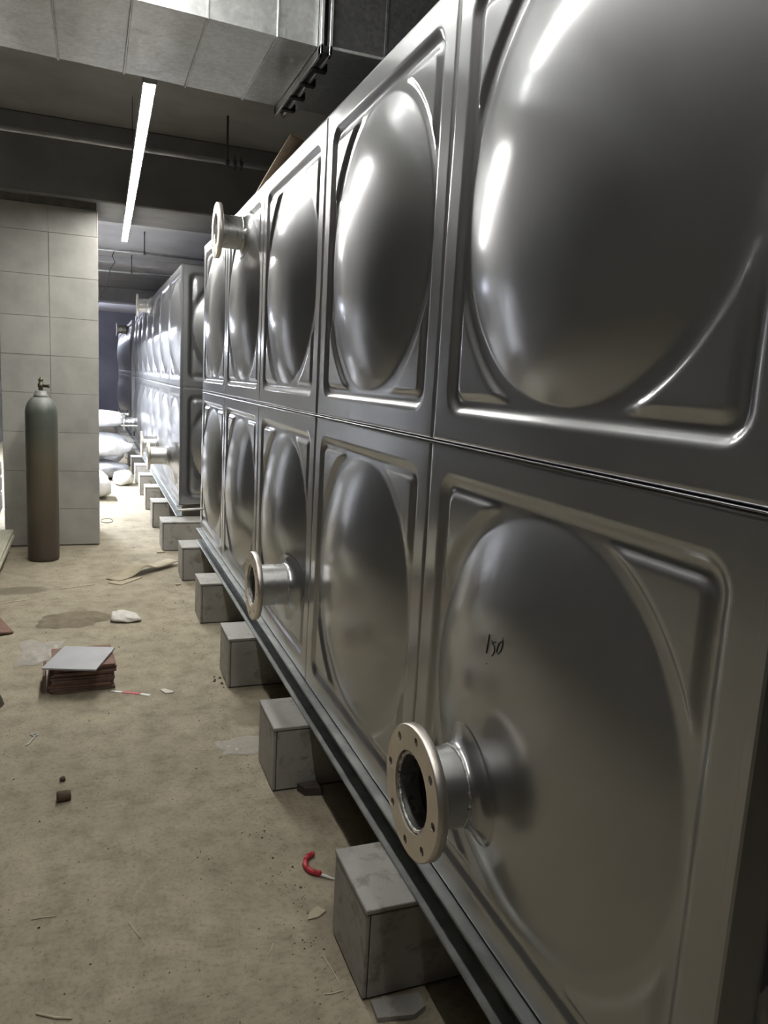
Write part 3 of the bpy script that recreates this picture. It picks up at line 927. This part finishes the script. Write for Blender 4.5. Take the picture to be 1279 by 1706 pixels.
# ------------------------------------------------------------------ small things on the floor
def lump(name, c, r, mat, seed, label, cat, rot=0.0, group=None, sub=2):
    import bmesh
    bm = bmesh.new()
    bmesh.ops.create_icosphere(bm, subdivisions=sub, radius=1)
    rr = np.random.default_rng(seed)
    ph = rr.uniform(0, 6.3, 6)
    for v in bm.verts:
        p = v.co
        k = 1 + 0.16 * math.sin(3.1 * p.x + 2 * p.y + ph[0]) + 0.12 * math.sin(4 * p.y - 3 * p.z + ph[1]) + 0.1 * math.sin(7 * p.x + 5 * p.z + ph[2])
        v.co = Vector((p.x * r[0] * k, p.y * r[1] * k, max(p.z * r[2] * k, -r[2] * .8) + r[2] * .8))
    me = bpy.data.meshes.new(name); bm.to_mesh(me); bm.free()
    for p in me.polygons:
        p.use_smooth = sub > 2
    me.materials.append(mat)
    o = link(name, me, None, c, rot)
    return tag(o, label, cat, group)

def heap(name, cx, cy, rx, ry, h, mat, seed, label, cat):
    rr = np.random.default_rng(seed); ph = rr.uniform(0, 6.3, 6)
    n, m = 40, 12
    vs, fs = [(cx, cy, h)], []
    for i in range(1, m):
        q = i / (m - 1)
        for k in range(n):
            a = 2 * PI * k / n
            e = 1 + 0.12 * math.sin(2 * a + ph[0]) + 0.08 * math.sin(5 * a + ph[1]) + 0.05 * math.sin(11 * a + ph[2])
            z = h * (1 - q ** 2) * (1 + 0.22 * q * math.sin(3 * a + 5 * q + ph[3])) + 0.002 * math.sin(17 * a + 20 * q)
            vs.append((cx + rx * q * e * math.cos(a), cy + ry * q * e * math.sin(a), max(z, -0.004) if i < m - 1 else -0.004))
    for k in range(n):
        fs.append((0, 1 + k, 1 + (k + 1) % n))
    for i in range(m - 2):
        for k in range(n):
            fs.append((1 + i * n + k, 1 + (i + 1) * n + k, 1 + (i + 1) * n + (k + 1) % n, 1 + i * n + (k + 1) % n))
    o = MB().add(vs, fs, True).obj(name, mat)
    return tag(o, label, cat)
heap('sand_heap', -0.85, 3.03, 0.20, 0.18, 0.022, M['sand'], 3, 'low heap of dark damp sand beside the white plastic bag', 'sand')
heap('dirt_heap', -1.225, 1.80, 0.12, 0.14, 0.16, M['dirt'], 5, 'dark heap of sweepings at the left edge', 'dirt')
lump('plastic_bag', (-0.575, 2.985, 0.0), (0.085, 0.10, 0.022), M['bag'], 11, 'crumpled white plastic bag lying on the edge of the sand', 'bag', 0.2, None, 3)
b = MB()
rb = b.lathe([(0.017, 0), (0.019, 0.006), (0.019, 0.028), (0.016, 0.045)], 9, 'x', (-0.022, 0, 0.017))
tag(b.obj('rubble_piece', M['rock'], None, (-0.846, 0.985, 0), 0.1), 'larger brown rubble piece on the open floor', 'rubble')
lump('rubble_piece', (-0.854, 1.121, 0), (0.010, 0.010, 0.010), M['rock'], 13, 'smaller dark crumb behind the larger brown rubble piece', 'rubble')
b = MB().prism([(-0.062, 0.836), (-0.045, 0.795), (0.020, 0.780), (0.010, 0.842)], 0.001, 0.030)
o = b.obj('wood_wedge', M['wood_dark'])
tag(o, 'dark wooden wedge at the foot of the second plinth', 'wood')
b = MB().prism([(-0.133, -0.152), (-0.014, -0.163), (-0.012, -0.205), (-0.05, -0.222), (-0.136, -0.206)], 0.001, 0.013)
tag(b.obj('tile_offcut', M['plinth_tile']), 'grey tile offcut at the foot of the foreground plinth', 'tile')
b = MB().prism([(-0.163, 0.220), (-0.143, 0.192), (-0.17, 0.174), (-0.202, 0.172), (-0.19, 0.196)], 0.001, 0.004)
tag(b.obj('tile_chip', M['card']), 'pale chip of board on the floor beside the foreground plinth', 'chip')
b = MB().prism([(-0.458, 1.866), (-0.432, 1.868), (-0.397, 1.828), (-0.405, 1.815), (-0.436, 1.818)], 0.001, 0.006)
tag(b.obj('paper_scrap', M['paper']), 'small off-white paper scrap right of the tile stack', 'paper')
b = MB().slab(-0.03, 0.03, -0.022, 0.022, 0, 0.012, 0.003)
tag(b.obj('tile_chip', M['card'], None, (-0.222, 4.72, 0.0005), 0.3), 'pale chip at the foot of the wide gap plinth', 'chip')
b = MB().slab(-0.018, 0.018, -0.012, 0.012, 0, 0.010, 0.003)
tag(b.obj('tile_chip', M['card'], None, (-0.185, 3.70, 0.0005), 0.3), 'pale chip at the foot of the fifth plinth', 'chip')
b = MB()
for q in range(9):
    x, y, e = -0.166 - 0.035 * random.random() ** 2, 1.80 + 0.17 * random.random(), random.uniform(.003, .011)
    a = [random.uniform(.6, 1.2) * e for _ in range(5)]
    b.prism([(x + a[k] * math.cos(k * 1.257), y + a[k] * math.sin(k * 1.257)) for k in range(5)], 0.0005, e * .8)
o = b.obj('mortar_crumbs', M['grit']); o['kind'] = 'stuff'
tag(o, 'mortar crumbs at the foot of the third plinth', 'crumbs')

# red plastic piece with clear tail
rd = thing('red_plastic_strip', 'curled red plastic strip with a clear tail near the foreground plinth', 'plastic scrap', (0, 0, 0))
arc = [(-0.113, 0.446), (-0.128, 0.440), (-0.140, 0.424), (-0.147, 0.405), (-0.148, 0.386), (-0.140, 0.368), (-0.130, 0.356), (-0.118, 0.349)]
b = MB()
b.tube([(x, y, 0.008) for x, y in arc], [0.006 + 0.0035 * ((k % 2)) for k in range(len(arc))], 8)
for k in (0, 1, 2, 4, 6, 7):
    b.lathe([(0.001, -0.008), (0.007, -0.005), (0.0085, 0.001), (0.006, 0.007), (0.001, 0.009)], 8, 'z', (arc[k][0], arc[k][1], 0.0095), cap=False)
b.obj('red_part', M['red'], rd)
MB().tube([(-0.118, 0.349, 0.006), (-0.105, 0.338, 0.005), (-0.090, 0.325, 0.004), (-0.075, 0.314, 0.003)], [0.005, 0.005, 0.004, 0.002], 6).obj('clear_tail', M['white_plastic'], rd)
tp = thing('barrier_tape_scrap', 'red and white scrap of tape right of the tile stack', 'tape')
def strip(a, c, wd):
    d = Vector((c[0] - a[0], c[1] - a[1])).normalized(); n = Vector((-d.y, d.x)) * wd
    return MB().prism([(a[0] - n.x, a[1] - n.y), (c[0] - n.x, c[1] - n.y), (c[0] + n.x, c[1] + n.y), (a[0] + n.x, a[1] + n.y)], 0.001, 0.003)
strip((-0.670, 1.903), (-0.625, 1.880), 0.008).obj('white_part', M['white_plastic'], tp)
strip((-0.620, 1.878), (-0.545, 1.842), 0.008).obj('red_part', M['red'], tp)
strip((-0.543, 1.841), (-0.504, 1.812), 0.009).obj('white_part', M['white_plastic'], tp)

def straw(pts, r, label):
    tag(MB().tube([(x, y, max(r * 0.9, 0.0015)) for x, y in pts], r, 6).obj('straw', M['straw']), label, 'straw', 'bits of straw on the floor')
straw([(-0.877, 0.05), (-0.836, 0.025), (-0.80, 0.012)], 0.0028, 'pale straw at the bottom left corner of the floor')
straw([(-0.333, 0.071), (-0.322, 0.09), (-0.311, 0.114)], 0.0014, 'short straw midway between foreground plinth and open floor')
straw([(-0.197, 0.03), (-0.190, -0.02), (-0.183, -0.094)], 0.0014, 'longer straw beside the foreground plinth')
straw([(-0.23, -0.09), (-0.21, -0.094), (-0.185, -0.092)], 0.0014, 'short straw touching the end of the longer one by the plinth')
straw([(-0.663, 0.302), (-0.65, 0.262), (-0.638, 0.231)], 0.0014, 'single straw alone on the open floor')
straw([(-0.909, 0.385), (-0.88, 0.386), (-0.845, 0.381)], 0.0014, 'reddish straw at the left of the open floor')
straw([(-0.947, 3.707), (-0.84, 3.75), (-0.73, 3.795)], 0.003, 'long pale strip of wood before the gas cylinder')
straw([(-1.36, 3.40), (-1.25, 3.44), (-1.11, 3.50)], 0.003, 'thin pale stick at the left edge by the damp spot')
tw = MB().tube([(-0.995, 1.432, .003), (-0.985, 1.445, .003), (-0.976, 1.475, .004), (-0.968, 1.505, .003), (-0.985, 1.525, .003), (-0.958, 1.53, .003)], 0.003, 6)
tw.tube([(-0.968, 1.505, .003), (-0.955, 1.520, .003)], 0.003, 6)
tag(tw.obj('twine_scrap', M['white_plastic']), 'white scrap of twine on the floor in front of the stack', 'twine')
lp = [(-0.607 + 0.055 * math.cos(2 * PI * k / 24), 6.14 + 0.11 * math.sin(2 * PI * k / 24), 0.004) for k in range(24)]
tag(MB().tube(lp, 0.003, 5, True).obj('wire_loop', M['cable']), 'dark loop of wire on the floor past the column', 'wire')

def film(name, cx, cy, rx, ry, h, seed, label):
    rr = np.random.default_rng(seed); ph = rr.uniform(0, 6.3, 8)
    rows = []
    for i in range(14):
        row = []
        for j in range(14):
            u, v = i / 13 * 2 - 1, j / 13 * 2 - 1
            z = 0.003 + h * abs(math.sin(4 * u + 3 * v + ph[0]) * math.sin(5 * v - 3 * u + ph[1])) * (1 - 0.6 * max(abs(u), abs(v)))
            row.append((cx + rx * u * (1 + 0.15 * math.sin(3 * v + ph[2])), cy + ry * v * (1 + 0.15 * math.sin(3 * u + ph[3])), z))
        rows.append(row)
    return tag(MB().sheet(rows, 0.0008).obj(name, M['film']), label, 'plastic film')
film('plastic_film', -1.0, 2.48, 0.10, 0.17, 0.035, 3, 'crumpled clear plastic film behind the tile stack')
film('plastic_film', -0.20, 1.22, 0.085, 0.07, 0.012, 4, 'flat clear plastic film beside the second plinth')

# loose grit trodden over the floor
b = MB()
for k in range(2200):
    y = float(rng.uniform(-0.6, 5.0)); x = float(rng.uniform(-1.6, -0.17))
    if (x < -1.25 and y > 3) or (-1.0 < x < -.6 and 1.85 < y < 2.3) or math.hypot(x + 1.09, y - 4.6) < .14 or (x < -1.05 and 1.6 < y < 3.1): continue
    if math.hypot((x + .85) / .25, (y - 3.03) / .22) < 1 or (-.72 < x < -.1 and 3.7 < y < 4.4): continue
    if rng.random() < 0.35:
        x = float(-0.18 - abs(rng.normal(0, 0.06)))
    r_ = float(rng.uniform(0.001, 0.0032) if rng.random() < 0.93 else rng.uniform(0.003, 0.006))
    a = float(rng.uniform(0, 6.3))
    v = [(x + r_ * math.cos(a + q * 2.1) * float(rng.uniform(.6, 1.4)), y + r_ * math.sin(a + q * 2.1) * float(rng.uniform(.6, 1.4)), 0.0) for q in range(3)]
    v.append((x, y, r_ * float(rng.uniform(.5, 1.1))))
    b.add(v, [(0, 1, 3), (1, 2, 3), (2, 0, 3), (0, 2, 1)])
o = b.obj('floor_grit', M['grit']); o['kind'] = 'stuff'
tag(o, 'loose grit scattered over the dusty concrete floor', 'grit')
